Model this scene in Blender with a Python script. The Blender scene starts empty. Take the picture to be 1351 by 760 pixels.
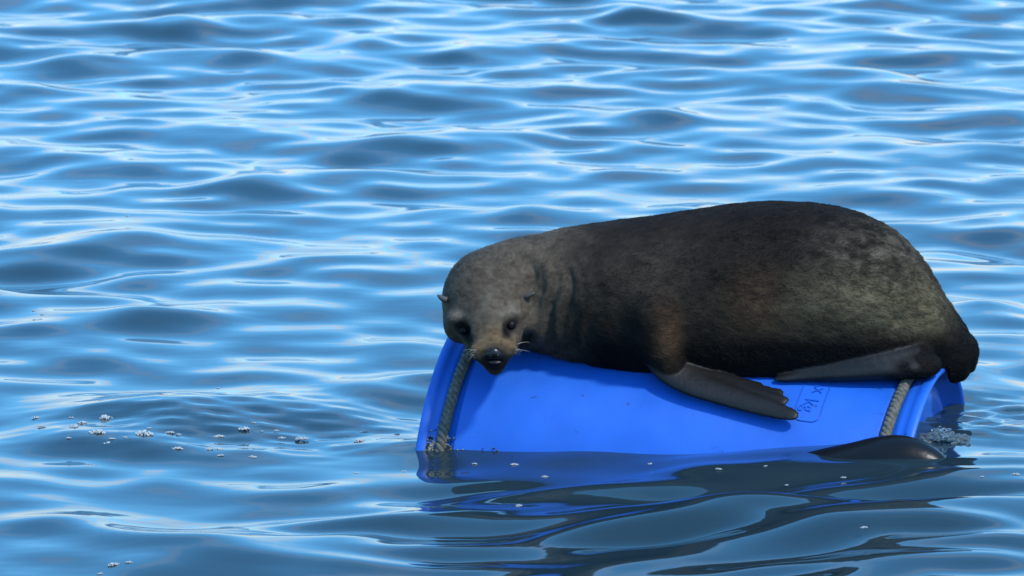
import bpy, bmesh, math
import numpy as np
from mathutils import Vector, Matrix

rng = np.random.default_rng(7)
sc = bpy.context.scene
COL = sc.collection

# ------------------------------------------------------------------ camera
CAM = np.array([0.0, -9.45, 1.885])
PITCH = math.radians(9.8)
FPX = 200.0 / 36.0 * 1351.0           # focal length in photo pixels
cam_d = bpy.data.cameras.new('camera')
cam_d.lens = 200.0
cam_d.sensor_width = 36.0
cam_d.clip_start = 0.1
cam_d.clip_end = 20000.0
cam_d.dof.use_dof = True
cam_d.dof.focus_distance = 9.45
cam_d.dof.aperture_fstop = 16.0
cam = bpy.data.objects.new('camera', cam_d)
cam.location = CAM
cam.rotation_euler = (math.pi / 2 - PITCH, 0, 0)
COL.objects.link(cam)
sc.camera = cam

# ------------------------------------------------------------------ sky and sun
SUN_EL, SUN_AZ = math.radians(52), math.radians(136)     # azimuth clockwise from +Y
world = bpy.data.worlds.new('World')
sc.world = world
world.use_nodes = True
wn, wl = world.node_tree.nodes, world.node_tree.links
wn.clear()
w_out = wn.new('ShaderNodeOutputWorld')
w_bg = wn.new('ShaderNodeBackground')
w_bg.inputs['Strength'].default_value = 0.15
w_sky = wn.new('ShaderNodeTexSky')
w_sky.sky_type = 'NISHITA'
w_sky.sun_disc = False
w_sky.sun_elevation = SUN_EL
w_sky.sun_rotation = SUN_AZ
w_sky.air_density = 1.0
w_sky.dust_density = 0.3
w_sky.ozone_density = 3.0
# thin broken cloud: noise on a flat cloud deck seen in perspective
w_tc = wn.new('ShaderNodeTexCoord')
w_sep = wn.new('ShaderNodeSeparateXYZ')
wl.new(w_tc.outputs['Generated'], w_sep.inputs[0])
w_zc = wn.new('ShaderNodeMath'); w_zc.operation = 'MAXIMUM'; w_zc.inputs[1].default_value = 0.0
wl.new(w_sep.outputs['Z'], w_zc.inputs[0])
w_za = wn.new('ShaderNodeMath'); w_za.operation = 'ADD'; w_za.inputs[1].default_value = 0.12
wl.new(w_zc.outputs[0], w_za.inputs[0])
w_dv = []
for ax in 'XY':
    d = wn.new('ShaderNodeMath'); d.operation = 'DIVIDE'
    wl.new(w_sep.outputs[ax], d.inputs[0]); wl.new(w_za.outputs[0], d.inputs[1])
    w_dv.append(d)
w_cmb = wn.new('ShaderNodeCombineXYZ')
wl.new(w_dv[0].outputs[0], w_cmb.inputs[0]); wl.new(w_dv[1].outputs[0], w_cmb.inputs[1])
w_noise = wn.new('ShaderNodeTexNoise')
w_noise.inputs['Scale'].default_value = 0.9
w_noise.inputs['Detail'].default_value = 4.0
w_noise.inputs['Roughness'].default_value = 0.55
wl.new(w_cmb.outputs[0], w_noise.inputs['Vector'])
w_ramp = wn.new('ShaderNodeValToRGB')
w_ramp.color_ramp.elements[0].position = 0.535
w_ramp.color_ramp.elements[0].color = (0, 0, 0, 1)
w_ramp.color_ramp.elements[1].position = 0.80
w_ramp.color_ramp.elements[1].color = (0.85, 0.85, 0.85, 1)
# the deck closes up towards the horizon, as broken cloud does seen edge-on
w_bk = wn.new('ShaderNodeMapRange'); w_bk.inputs['From Min'].default_value = 0.0; w_bk.inputs['From Max'].default_value = 0.20
w_bk.inputs['To Min'].default_value = 0.30; w_bk.inputs['To Max'].default_value = 0.0
wl.new(w_zc.outputs[0], w_bk.inputs['Value'])
w_ad = wn.new('ShaderNodeMath'); w_ad.operation = 'ADD'
wl.new(w_noise.outputs['Fac'], w_ad.inputs[0]); wl.new(w_bk.outputs[0], w_ad.inputs[1])
wl.new(w_ad.outputs[0], w_ramp.inputs[0])
w_mix = wn.new('ShaderNodeMix'); w_mix.data_type = 'RGBA'
w_mix.inputs['B'].default_value = (5.6, 5.25, 4.8, 1)
wl.new(w_ramp.outputs['Color'], w_mix.inputs['Factor'])
w_gm = wn.new('ShaderNodeGamma'); w_gm.inputs['Gamma'].default_value = 0.55
wl.new(w_sky.outputs['Color'], w_gm.inputs['Color'])
w_tn = wn.new('ShaderNodeMix'); w_tn.data_type = 'RGBA'; w_tn.blend_type = 'MULTIPLY'
w_tn.inputs['Factor'].default_value = 1.0
w_tn.inputs['B'].default_value = (0.77, 2.17, 3.4, 1)          # deep clear blue of a clean sea sky
wl.new(w_gm.outputs['Color'], w_tn.inputs['A'])
wl.new(w_tn.outputs['Result'], w_mix.inputs['A'])
wl.new(w_mix.outputs['Result'], w_bg.inputs['Color'])
wl.new(w_bg.outputs[0], w_out.inputs['Surface'])

sun_d = bpy.data.lights.new('sun', 'SUN')
sun_d.energy = 2.3
sun_d.angle = math.radians(5.0)
sun_d.color = (1.0, 0.96, 0.9)
sun = bpy.data.objects.new('sun', sun_d)
SUN_DIR = Vector((math.sin(SUN_AZ) * math.cos(SUN_EL), math.cos(SUN_AZ) * math.cos(SUN_EL), math.sin(SUN_EL)))
sun.rotation_euler = SUN_DIR.to_track_quat('Z', 'Y').to_euler()
sun.location = SUN_DIR * 20
COL.objects.link(sun)

vs = sc.view_settings
vs.view_transform = 'Standard'
vs.look = 'None'
vs.gamma = 1.0
vs.exposure = 0.72
vs.use_curve_mapping = False

# ------------------------------------------------------------------ helpers
cp, sp = math.cos(PITCH), math.sin(PITCH)

def ray(px, py):
    """direction of the sight line through a photo pixel"""
    u = (np.asarray(px, float) - 675.5) / FPX
    v = (380.0 - np.asarray(py, float)) / FPX
    d = np.stack([u, cp + v * sp, -sp + v * cp], -1)
    return d / np.linalg.norm(d, axis=-1, keepdims=True)

def W(px, py, y):
    d = ray(px, py)
    t = (np.asarray(y, float) - CAM[1]) / d[..., 1]
    return CAM + d * t[..., None]

def on_water(px, py, z=0.0):
    d = ray(px, py)
    t = (z - CAM[2]) / d[..., 2]
    return CAM + d * t[..., None]

def to_px(p):
    q = p - CAM
    xc = q[..., 0]
    zc = q[..., 1] * cp - q[..., 2] * sp
    yc = q[..., 1] * sp + q[..., 2] * cp
    return 675.5 + xc / zc * FPX, 380.0 - yc / zc * FPX

def sstep(a, b, x):
    t = np.clip((x - a) / (b - a), 0, 1)
    return t * t * (3 - 2 * t)

def vnoise(p, seed=0):
    i = np.floor(p).astype(np.int64)
    f = p - i
    f = f * f * (3 - 2 * f)
    r = 0
    for dx in (0, 1):
        for dy in (0, 1):
            for dz in (0, 1):
                h = ((i[..., 0] + dx) * 374761393 + (i[..., 1] + dy) * 668265263 + (i[..., 2] + dz) * 2147483647 + seed * 1274126177) & 0xffffffff
                h = ((h ^ (h >> 13)) * 1274126177) & 0xffffffff
                h = (h ^ (h >> 16)) / 4294967295.0
                w = (f[..., 0] if dx else 1 - f[..., 0]) * (f[..., 1] if dy else 1 - f[..., 1]) * (f[..., 2] if dz else 1 - f[..., 2])
                r = r + h * w
    return r * 2 - 1

def fbm(p, oct=4, seed=0):
    r, a = 0, 1.0
    for o in range(oct):
        r = r + a * vnoise(p * 2 ** o + o * 17.3, seed + o)
        a *= 0.5
    return r

def mesh_from(name, v, f, smooth=True):
    me = bpy.data.meshes.new(name)
    v = np.asarray(v, np.float32)
    if isinstance(f, np.ndarray):
        n, k = f.shape
        me.vertices.add(len(v)); me.vertices.foreach_set('co', v.ravel())
        me.loops.add(n * k); me.loops.foreach_set('vertex_index', f.astype(np.int32).ravel())
        me.polygons.add(n)
        me.polygons.foreach_set('loop_start', np.arange(0, n * k, k, dtype=np.int32))
        me.update(calc_edges=True)
    else:
        me.from_pydata([tuple(x) for x in v], [], f)
        me.update()
    if smooth:
        me.polygons.foreach_set('use_smooth', np.ones(len(me.polygons), dtype=bool))
    me.validate()
    return me

def obj(name, me, mat=None, parent=None):
    o = bpy.data.objects.new(name, me)
    COL.objects.link(o)
    if mat is not None and len(me.materials) == 0:
        me.materials.append(mat)
    if parent is not None:
        o.parent = parent
        o.matrix_parent_inverse = Matrix.Translation(-parent.location)
    return o

def empty(name, loc, label, cat, group=None):
    e = bpy.data.objects.new(name, None)
    e.location = [float(c) for c in loc]
    COL.objects.link(e)
    e['label'] = label
    e['category'] = cat
    if group:
        e['group'] = group
    return e

def material(name):
    m = bpy.data.materials.new(name)
    m.use_nodes = True
    nt = m.node_tree
    return m, nt.nodes, nt.links, nt.nodes['Principled BSDF']

def lathe(prof, org, A, U, V, n=128):
    """revolve (s, r) points about the axis A through org"""
    a = np.linspace(0, 2 * math.pi, n, endpoint=False)
    v, f = [], []
    m = len(prof)
    for s, r in prof:
        v.append(org + A * s + r * (np.cos(a)[:, None] * U + np.sin(a)[:, None] * V))
    v = np.concatenate(v)
    for i in range(m - 1):
        for j in range(n):
            k = (j + 1) % n
            f.append((i * n + j, i * n + k, (i + 1) * n + k, (i + 1) * n + j))
    return v, np.array(f)

def tube(path, rad, nseg=8, closed=False, up=None):
    """tube along a numpy path"""
    path = np.asarray(path, float)
    n = len(path)
    rad = np.broadcast_to(np.asarray(rad, float), (n,))
    if closed:
        t = np.roll(path, -1, 0) - np.roll(path, 1, 0)
    else:
        t = np.gradient(path, axis=0)
    t /= np.linalg.norm(t, axis=1, keepdims=True)
    ref = np.array([0.13, 0.31, 0.94]) if up is None else up
    ref = np.broadcast_to(ref, t.shape)
    b = np.cross(t, ref); b /= np.linalg.norm(b, axis=1, keepdims=True)
    c = np.cross(b, t)
    a = np.linspace(0, 2 * math.pi, nseg, endpoint=False)
    v = path[:, None] + rad[:, None, None] * (np.cos(a)[None, :, None] * b[:, None] + np.sin(a)[None, :, None] * c[:, None])
    v = v.reshape(-1, 3)
    i = np.arange(n if closed else n - 1)
    j = np.arange(nseg)
    I, J = np.meshgrid(i, j, indexing='ij')
    I2, J2 = (I + 1) % n, (J + 1) % nseg
    f = np.stack([I * nseg + J, I * nseg + J2, I2 * nseg + J2, I2 * nseg + J], -1).reshape(-1, 4)
    return v, f

# ------------------------------------------------------------------ drum frame
R_RIM, R_BODY = 0.272, 0.263
TL = W(618, 409, 0.12)
TR = W(1245, 487, -0.12)
AX = TR - TL
L = float(np.linalg.norm(AX)); AX = AX / L
UP = np.array([0, 0, 1.0]); UP = UP - AX * UP.dot(AX); UP /= np.linalg.norm(UP)
FR = np.cross(AX, UP)                       # points towards -y (the camera side)
if FR[1] > 0: FR = -FR
ORG = TL - UP * R_RIM                        # centre of the left end

def drum_hit(px, py, off=0.0):
    """point where the sight line meets the drum wall grown by off"""
    d = ray(px, py)
    o = CAM - ORG
    dp = d - AX * (d @ AX)[..., None]
    op = o - AX * (o @ AX)
    a = (dp * dp).sum(-1); b = 2 * (dp * op).sum(-1); c = (op * op).sum() - (R_BODY + off) ** 2
    disc = np.maximum(b * b - 4 * a * c, 0)
    t = (-b - np.sqrt(disc)) / (2 * a)
    return CAM + d * t[..., None]

def drum_sdf(P, r=R_BODY):
    q = P - ORG
    s = q @ AX
    rad = np.sqrt(np.maximum((q * q).sum(-1) - s * s, 0))
    return rad, s

# ------------------------------------------------------------------ waves
NW = 110
wrng = np.random.default_rng(11)
lam = np.exp(wrng.uniform(math.log(0.13), math.log(0.85), NW))
ang = wrng.normal(0, math.radians(48), NW) + math.radians(4)
phs = wrng.uniform(0, 2 * math.pi, NW)
kx, ky = 2 * math.pi / lam * np.sin(ang), 2 * math.pi / lam * np.cos(ang)
slope = np.where(lam < 0.20, 0.65, 1.0) * wrng.uniform(0.5, 1.3, NW)
slope *= 0.092 / math.sqrt((slope ** 2).sum() / 2)
amp = slope * lam / (2 * math.pi)
# local humps read off the photograph: pixel centre, half width in px, half depth (m), height (m)
HUMPS = [(210, 548, 230, 0.16, 0.022), (450, 556, 150, 0.13, 0.012), (340, 742, 150, 0.11, 0.012), (150, 432, 160, 0.16, 0.022),
         (140, 326, 120, 0.15, 0.018), (690, 290, 90, 0.15, 0.016), (1140, 188, 120, 0.17, 0.02), (1130, 100, 170, 0.22, 0.03),
         (860, 165, 110, 0.17, 0.018), (650, 195, 120, 0.16, 0.017), (1315, 430, 70, 0.14, 0.016), (330, 253, 140, 0.15, 0.017),
         (250, 38, 90, 0.25, 0.025), (480, 60, 90, 0.25, 0.025), (560, 195, 90, 0.16, 0.014), (770, 655, 150, 0.11, 0.012),
         (1060, 700, 200, 0.10, 0.008), (90, 90, 110, 0.22, 0.024), (830, 22, 90, 0.25, 0.022), (470, 362, 90, 0.14, 0.014),
         (1190, 250, 140, 0.15, 0.014), (120, 215, 110, 0.16, 0.014), (230, 600, 200, 0.10, 0.007)]
_hx = [(on_water(a, b), c * 0.00095, d * 0.75, e * 0.85) for a, b, c, d, e in HUMPS]

LOP = [(0.31, 0.25, 0.3), (0.23, -0.30, 1.9), (0.19, 0.12, 4.0), (0.15, -0.12, 2.2), (0.27, -0.5, 5.1), (0.13, 0.22, 3.3), (0.115, -0.25, 0.4), (0.10, 0.05, 5.5)]
def wave(x, y, cell=None):
    """displaced surface: returns dx, dy, z"""
    z = np.zeros_like(x); dx = np.zeros_like(x); dy = np.zeros_like(x)
    # the float sits in a low swell that stands higher towards its right end
    lev = np.exp(-((x - 0.30) / 0.62) ** 4 - ((y + 0.12) / 0.50) ** 4)
    z += np.exp(-((x - 0.30) / 0.85) ** 4 - ((y + 0.25) / 1.6) ** 4) * (-0.008 + 0.057 * sstep(-0.15, 0.75, x))
    for i in range(NW):
        th = kx[i] * x + ky[i] * y + phs[i]
        w = amp[i] if cell is None else amp[i] * np.clip(lam[i] / (cell * 4) - 0.3, 0, 1)
        # lake-like patchiness so that crests come and go
        c, s = np.cos(th), np.sin(th)
        z += w * c * (1 - lev * min(1.0, max(0.0, (lam[i] - 0.5) / 0.3)))
        q = 0.55 * w
        dx -= q * s * math.sin(ang[i]); dy -= q * s * math.cos(ang[i])
    for c0, hw, hd, h in _hx:
        z += h * np.exp(-((x - c0[0]) / hw) ** 2 - ((y - c0[1] - 0.05) / hd) ** 2)
    # choppy lop in the lee of the float
    m = np.exp(-((x - 0.35) / 0.75) ** 4 - ((y + 0.85) / 0.50) ** 4)
    for l_, a_, p_ in LOP:
        z += 0.078 * l_ / (2 * math.pi) * m * np.cos(2 * math.pi / l_ * (math.sin(a_) * x + math.cos(a_) * y) + p_)
    # small disturbed ripples beside both drum ends
    for (px, py, rx, ry, a) in ((330, 560, 0.30, 0.22, 0.0011), (1260, 588, 0.10, 0.13, 0.0022), (1330, 575, 0.10, 0.15, 0.0012)):
        c0 = on_water(px, py)
        m = np.exp(-((x - c0[0]) / rx) ** 2 - ((y - c0[1]) / ry) ** 2)
        z += a * m * (np.sin(70 * x + 55 * y + 2 * np.sin(9 * x)) + np.sin(-48 * x + 92 * y + 1.5 * np.sin(13 * y)) + np.sin(18 * x + 120 * y))
    return dx, dy, z

def wave_z(x, y):
    return wave(np.atleast_1d(np.asarray(x, float)), np.atleast_1d(np.asarray(y, float)))[2]

# ------------------------------------------------------------------ water
def graded(lo, hi, step, far, ratio=1.28):
    core = np.arange(lo, hi + step / 2, step)
    out, s, c = [], step, hi
    while c < far:
        s *= ratio; c += s; out.append(c)
    neg, s, c = [], step, lo
    while c > -far:
        s *= ratio; c -= s; neg.append(c)
    return np.concatenate([neg[::-1], core, out])

gx = graded(-2.6, 2.6, 0.02, 6000)
gy = graded(-1.9, 8.6, 0.0145, 6000)
cx = np.gradient(gx); cy = np.gradient(gy)
X, Y = np.meshgrid(gx, gy, indexing='xy')
CELL = np.maximum(*np.meshgrid(cx, cy, indexing='xy'))
dx, dy, Z = wave(X, Y, CELL)
core = np.exp(-(np.maximum(np.abs(X) - 30, 0) / 30) ** 2)
Vw = np.stack([X + dx, Y + dy, Z], -1).reshape(-1, 3)
ny, nx = X.shape
idx = np.arange(ny * nx).reshape(ny, nx)
Fw = np.stack([idx[:-1, :-1], idx[:-1, 1:], idx[1:, 1:], idx[1:, :-1]], -1).reshape(-1, 4)

m_water, N, K, B = material('water')
B.inputs['Base Color'].default_value = (0.014, 0.028, 0.034, 1)
B.inputs['Roughness'].default_value = 0.05
B.inputs['IOR'].default_value = 1.39
tc = N.new('ShaderNodeTexCoord')
mp = N.new('ShaderNodeMapping'); mp.inputs['Scale'].default_value = (0.75, 1.3, 1.0)
K.new(tc.outputs['Object'], mp.inputs[0])
n1 = N.new('ShaderNodeTexNoise'); n1.inputs['Scale'].default_value = 7.0; n1.inputs['Detail'].default_value = 2.0
K.new(mp.outputs[0], n1.inputs['Vector'])
bp = N.new('ShaderNodeBump'); bp.inputs['Strength'].default_value = 0.18; bp.inputs['Distance'].default_value = 0.008
K.new(n1.outputs['Fac'], bp.inputs['Height'])
K.new(bp.outputs[0], B.inputs['Normal'])
water = obj('water', mesh_from('water', Vw, Fw), m_water)
water['kind'] = 'structure'
water['label'] = 'rippled blue sea reflecting a partly cloudy sky'

# ------------------------------------------------------------------ drum
m_blue, N, K, B = material('blue_plastic')
tc = N.new('ShaderNodeTexCoord')
n1 = N.new('ShaderNodeTexNoise'); n1.inputs['Scale'].default_value = 9.0; n1.inputs['Detail'].default_value = 6.0
K.new(tc.outputs['Object'], n1.inputs['Vector'])
rp = N.new('ShaderNodeValToRGB')
rp.color_ramp.elements[0].position = 0.3; rp.color_ramp.elements[0].color = (0.005, 0.082, 0.40, 1)
rp.color_ramp.elements[1].position = 0.75; rp.color_ramp.elements[1].color = (0.009, 0.108, 0.50, 1)
K.new(n1.outputs['Fac'], rp.inputs[0])
n2 = N.new('ShaderNodeTexNoise'); n2.inputs['Scale'].default_value = 55.0; n2.inputs['Detail'].default_value = 3.0
K.new(tc.outputs['Object'], n2.inputs['Vector'])
rd = N.new('ShaderNodeValToRGB')
rd.color_ramp.elements[0].position = 0.69; rd.color_ramp.elements[0].color = (0, 0, 0, 1)
rd.color_ramp.elements[1].position = 0.74; rd.color_ramp.elements[1].color = (0.6, 0.6, 0.6, 1)
K.new(n2.outputs['Fac'], rd.inputs[0])
mx = N.new('ShaderNodeMix'); mx.data_type = 'RGBA'; mx.inputs['B'].default_value = (0.01, 0.02, 0.06, 1)
K.new(rd.outputs['Color'], mx.inputs['Factor']); K.new(rp.outputs['Color'], mx.inputs['A'])
K.new(mx.outputs['Result'], B.inputs['Base Color'])
n3 = N.new('ShaderNodeTexNoise'); n3.inputs['Scale'].default_value = 30.0; n3.inputs['Detail'].default_value = 5.0
K.new(tc.outputs['Object'], n3.inputs['Vector'])
mr = N.new('ShaderNodeMapRange'); mr.inputs['To Min'].default_value = 0.42; mr.inputs['To Max'].default_value = 0.6
K.new(n3.outputs['Fac'], mr.inputs['Value']); K.new(mr.outputs[0], B.inputs['Roughness'])
n4 = N.new('ShaderNodeTexNoise'); n4.inputs['Scale'].default_value = 5.0; n4.inputs['Detail'].default_value = 2.0
K.new(tc.outputs['Object'], n4.inputs['Vector'])
b0 = N.new('ShaderNodeBump'); b0.inputs['Strength'].default_value = 0.35; b0.inputs['Distance'].default_value = 0.02
K.new(n4.outputs['Fac'], b0.inputs['Height'])
bp = N.new('ShaderNodeBump'); bp.inputs['Strength'].default_value = 0.16; bp.inputs['Distance'].default_value = 0.003
K.new(b0.outputs[0], bp.inputs['Normal'])
K.new(n3.outputs['Fac'], bp.inputs['Height']); K.new(bp.outputs[0], B.inputs['Normal'])

base = ORG + AX * L / 2; base = np.array([base[0], base[1], base[2]])
drum = empty('plastic_drum', base, 'blue plastic drum lying half submerged on its side under the seal', 'drum')
S_ROPE_L, S_ROPE_R = 0.047, L - 0.047
prof_body = []
for s in np.linspace(0.064, L - 0.064, 40):
    t = (s - 0.064) / (L - 0.128)
    prof_body.append((s, R_BODY - 0.004 * math.exp(-t / 0.05) * 0 + 0.0025 * math.sin(t * math.pi)))
v, f = lathe(prof_body, ORG, AX, UP, FR)
obj('shell', mesh_from('shell', v, f), m_blue, drum)
def rim_profile(e):
    # e measured inward from the end plane
    return [(0.064, R_BODY), (0.060, R_BODY - 0.003), (0.052, R_BODY - 0.006), (0.044, R_BODY - 0.006), (0.037, R_BODY - 0.002),
            (0.032, R_BODY + 0.002), (0.028, R_BODY + 0.003), (0.018, R_BODY + 0.005), (0.0165, R_BODY + 0.008), (0.006, R_RIM),
            (0.001, R_RIM - 0.001), (0.0, R_RIM - 0.004), (0.001, R_RIM - 0.008), (0.004, R_RIM - 0.011), (0.020, R_RIM - 0.020), (0.030, R_RIM - 0.034)]
pr = [(L - e, r) for e, r in rim_profile(0)]
v, f = lathe(pr, ORG, AX, UP, FR); obj('rim', mesh_from('rim', v, f), m_blue, drum)
pr = [(e, r) for e, r in rim_profile(0)][::-1]
v, f = lathe(pr, ORG, AX, UP, FR); obj('rim', mesh_from('rim', v, f), m_blue, drum)
lid = [(0.030, R_RIM - 0.034), (0.029, R_RIM - 0.04), (0.024, R_RIM - 0.05), (0.023, R_RIM - 0.06), (0.026, R_RIM - 0.075), (0.026, 0.02), (0.026, 0.0005)]
v, f = lathe([(L - e, r) for e, r in lid], ORG, AX, UP, FR); obj('end_lid', mesh_from('end_lid', v, f), m_blue, drum)
v, f = lathe([(e, r) for e, r in lid][::-1], ORG, AX, UP, FR); obj('end_lid', mesh_from('end_lid', v, f), m_blue, drum)

# raised moulded lettering in a rounded box
def drum_param(p):
    q = p - ORG
    return float(q @ AX), math.atan2(float(q @ FR), float(q @ UP))
m_emb, N, K, B = material('blue_plastic_raised')
B.inputs['Base Color'].default_value = (0.006, 0.085, 0.42, 1); B.inputs['Roughness'].default_value = 0.4
sE, tE = drum_param(drum_hit(1073.0, 524.0))
def wrap_mesh(me, h):
    co = np.zeros(len(me.vertices) * 3, np.float32); me.vertices.foreach_get('co', co); co = co.reshape(-1, 3)
    # text x runs down the drum side, text y towards the right end
    th = tE + co[:, 0] / R_BODY
    r = R_BODY + 0.0025 + 0.0002 + co[:, 2]
    s = sE + co[:, 1]
    p = ORG + AX * s[:, None] + r[:, None] * (np.cos(th)[:, None] * UP + np.sin(th)[:, None] * FR)
    me.vertices.foreach_set('co', p.astype(np.float32).ravel()); me.update()
def text_mesh(body, size, x, y):
    cu = bpy.data.curves.new('lettering', 'FONT'); cu.body = body; cu.size = size; cu.extrude = 0.0004
    cu.align_x = 'CENTER'; cu.align_y = 'CENTER'; cu.resolution_u = 3
    o = bpy.data.objects.new('lettering', cu); COL.objects.link(o)
    me = bpy.data.meshes.new_from_object(o.evaluated_get(bpy.context.evaluated_depsgraph_get()))
    bpy.data.objects.remove(o); bpy.data.curves.remove(cu)
    me.transform(Matrix.Translation((x, y, 0)))
    return me
for body, size, x, y in (('MAX', 0.023, -0.033, 0.003), ('kg', 0.034, 0.021, -0.001)):
    me = text_mesh(body, size, x, y); wrap_mesh(me, 0)
    obj('moulded_lettering', me, m_emb, drum)
a = []
hw, hh, rr = 0.056, 0.022, 0.014
for cxx, cyy, a0 in ((hw - rr, hh - rr, 0), (-hw + rr, hh - rr, 90), (-hw + rr, -hh + rr, 180), (hw - rr, -hh + rr, 270)):
    for q in range(7):
        t = math.radians(a0 + q * 15); a.append((cxx + rr * math.cos(t), cyy + rr * math.sin(t), 0))
a = np.array(a)
dense = []
for i in range(len(a)):
    b = a[(i + 1) % len(a)]
    n = max(1, int(np.linalg.norm(b - a[i]) / 0.004))
    for q in range(n): dense.append(a[i] + (b - a[i]) * q / n)
v, f = tube(np.array(dense), 0.0007, 5, True, np.array([0, 0, 1.0]))
me = mesh_from('moulded_frame', v, f); wrap_mesh(me, 0); obj('moulded_frame', me, m_emb, drum)

# ------------------------------------------------------------------ ropes
m_rope, N, K, B = material('rope_fibre')
tc = N.new('ShaderNodeTexCoord')
n1 = N.new('ShaderNodeTexNoise'); n1.inputs['Scale'].default_value = 160; n1.inputs['Detail'].default_value = 4
K.new(tc.outputs['Object'], n1.inputs['Vector'])
rp = N.new('ShaderNodeValToRGB')
rp.color_ramp.elements[0].position = 0.3; rp.color_ramp.elements[0].color = (0.05, 0.044, 0.032, 1)
rp.color_ramp.elements[1].position = 0.7; rp.color_ramp.elements[1].color = (0.15, 0.135, 0.10, 1)
K.new(n1.outputs['Fac'], rp.inputs[0]); K.new(rp.outputs[0], B.inputs['Base Color'])
B.inputs['Roughness'].default_value = 0.85
n2 = N.new('ShaderNodeTexNoise'); n2.inputs['Scale'].default_value = 420; n2.inputs['Detail'].default_value = 3
K.new(tc.outputs['Object'], n2.inputs['Vector'])
bp = N.new('ShaderNodeBump'); bp.inputs['Strength'].default_value = 0.6; bp.inputs['Distance'].default_value = 0.002
K.new(n2.outputs['Fac'], bp.inputs['Height']); K.new(bp.outputs[0], B.inputs['Normal'])

ROPE_R = 0.0088
def rope(s0, lean, label):
    """three strands twisted together, tied round the drum"""
    rr0 = R_BODY - 0.006 + ROPE_R
    ctr = ORG + AX * s0
    root = empty('rope', ctr, label, 'rope', None)
    n = 1500
    t = np.linspace(0, 2 * math.pi, n, endpoint=False)
    turns = 52
    ss = s0 + lean * np.sin(t) + 0.0012 * np.sin(3 * t + s0 * 9)
    for k in range(3):
        ph = turns * t + k * 2 * math.pi / 3
        rad = rr0 + 0.0047 * np.cos(ph)
        s = ss + 0.0047 * np.sin(ph)
        p = ORG + s[:, None] * AX + rad[:, None] * (np.cos(t)[:, None] * UP + np.sin(t)[:, None] * FR)
        v, f = tube(p, 0.0047 * 1.06, 8, True, np.broadcast_to(AX, p.shape))
        obj('strand', mesh_from('strand', v, f), m_rope, root)
    return root
rope(S_ROPE_L, -0.004, 'weathered twisted rope round the drum end under the seal\'s chin, barnacled at the water')
rope(S_ROPE_R, -0.003, 'weathered twisted rope round the drum end beneath the seal\'s rump')

# ------------------------------------------------------------------ seal, as a distance field
H = 0.0032
lo = np.array([-0.16, -0.30, 0.02]); hi = np.array([0.83, 0.24, 0.50])
lo[0] = W(570, 400, -0.1)[0] - 0.01; hi[0] = W(1292, 450, -0.05)[0]
dims = np.ceil((hi - lo) / H).astype(int)
F = np.full(dims, 0.5, np.float32)
axs = [lo[i] + H * np.arange(dims[i]) for i in range(3)]

def block(mn, mx):
    a = np.clip(np.floor((np.asarray(mn) - lo) / H).astype(int), 0, dims - 1)
    b = np.clip(np.ceil((np.asarray(mx) - lo) / H).astype(int) + 1, 1, dims)
    sl = tuple(slice(a[i], b[i]) for i in range(3))
    P = np.stack(np.meshgrid(*[axs[i][sl[i]] for i in range(3)], indexing='ij'), -1)
    return sl, P

def smin(a, b, k):
    h = np.clip(0.5 + 0.5 * (b - a) / k, 0, 1)
    return b + (a - b) * h - k * h * (1 - h)

def add(fn, mn, mx, k):
    sl, P = block(np.asarray(mn) - 0.03 - k, np.asarray(mx) + 0.03 + k)
    F[sl] = smin(F[sl], fn(P), k)

def carve(fn, mn, mx, k):
    sl, P = block(np.asarray(mn) - 0.02 - k, np.asarray(mx) + 0.02 + k)
    F[sl] = -smin(-F[sl], fn(P), k)

def cone(a, b, ra, rb, k=0.02, flat=None, nrm=None, sub=False):
    a, b = np.asarray(a, float), np.asarray(b, float)
    ab = b - a; l2 = ab @ ab
    def fn(P):
        q = P - a
        t = np.clip((q @ ab) / l2, 0, 1)
        d = q - t[..., None] * ab
        r = ra + (rb - ra) * t
        if flat is None:
            return np.sqrt((d * d).sum(-1)) - r
        dn = d @ nrm
        dd = np.sqrt(np.maximum((d * d).sum(-1) - dn * dn, 0) + (dn / flat) ** 2)
        return (dd - r) * (0.5 + 0.5 * flat)
    m = max(ra, rb)
    (carve if sub else add)(fn, np.minimum(a, b) - m, np.maximum(a, b) + m, k)

def ball(c, r, k=0.02, sub=False):
    c = np.asarray(c, float); r = np.broadcast_to(np.asarray(r, float), (3,))
    def fn(P):
        q = (P - c) / r
        d0 = np.sqrt((q * q).sum(-1)) + 1e-6
        d1 = np.sqrt(((q / r) ** 2).sum(-1)) + 1e-6
        return d0 * (d0 - 1) / d1
    (carve if sub else add)(fn, c - r, c + r, k)

# trunk: slices along x, read from the side outline (px, top, bottom, half depth m, centre y)
T = np.array([
    (668, 334, 450, 0.068, -0.010), (700, 318, 456, 0.095, -0.006), (740, 303, 474, 0.118, -0.002), (800, 292, 494, 0.138, 0.000),
    (860, 284, 508, 0.150, 0.000), (920, 275, 518, 0.158, -0.004), (980, 267, 524, 0.162, -0.010), (1040, 265, 524, 0.164, -0.016),
    (1100, 271, 522, 0.162, -0.024), (1150, 287, 518, 0.150, -0.030), (1190, 312, 512, 0.132, -0.034), (1220, 346, 508, 0.108, -0.036),
    (1245, 388, 504, 0.080, -0.036), (1262, 420, 500, 0.055, -0.036), (1274, 448, 494, 0.032, -0.036), (1280, 465, 482, 0.012, -0.036)])
def cubic(xs, ys, x):
    m = np.gradient(ys, xs)
    i = np.clip(np.searchsorted(xs, x) - 1, 0, len(xs) - 2)
    h = xs[i + 1] - xs[i]; t = np.clip((x - xs[i]) / h, 0, 1)
    return ((2*t**3-3*t**2+1)*ys[i] + (t**3-2*t**2+t)*h*m[i] + (-2*t**3+3*t**2)*ys[i+1] + (t**3-t**2)*h*m[i+1])
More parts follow.
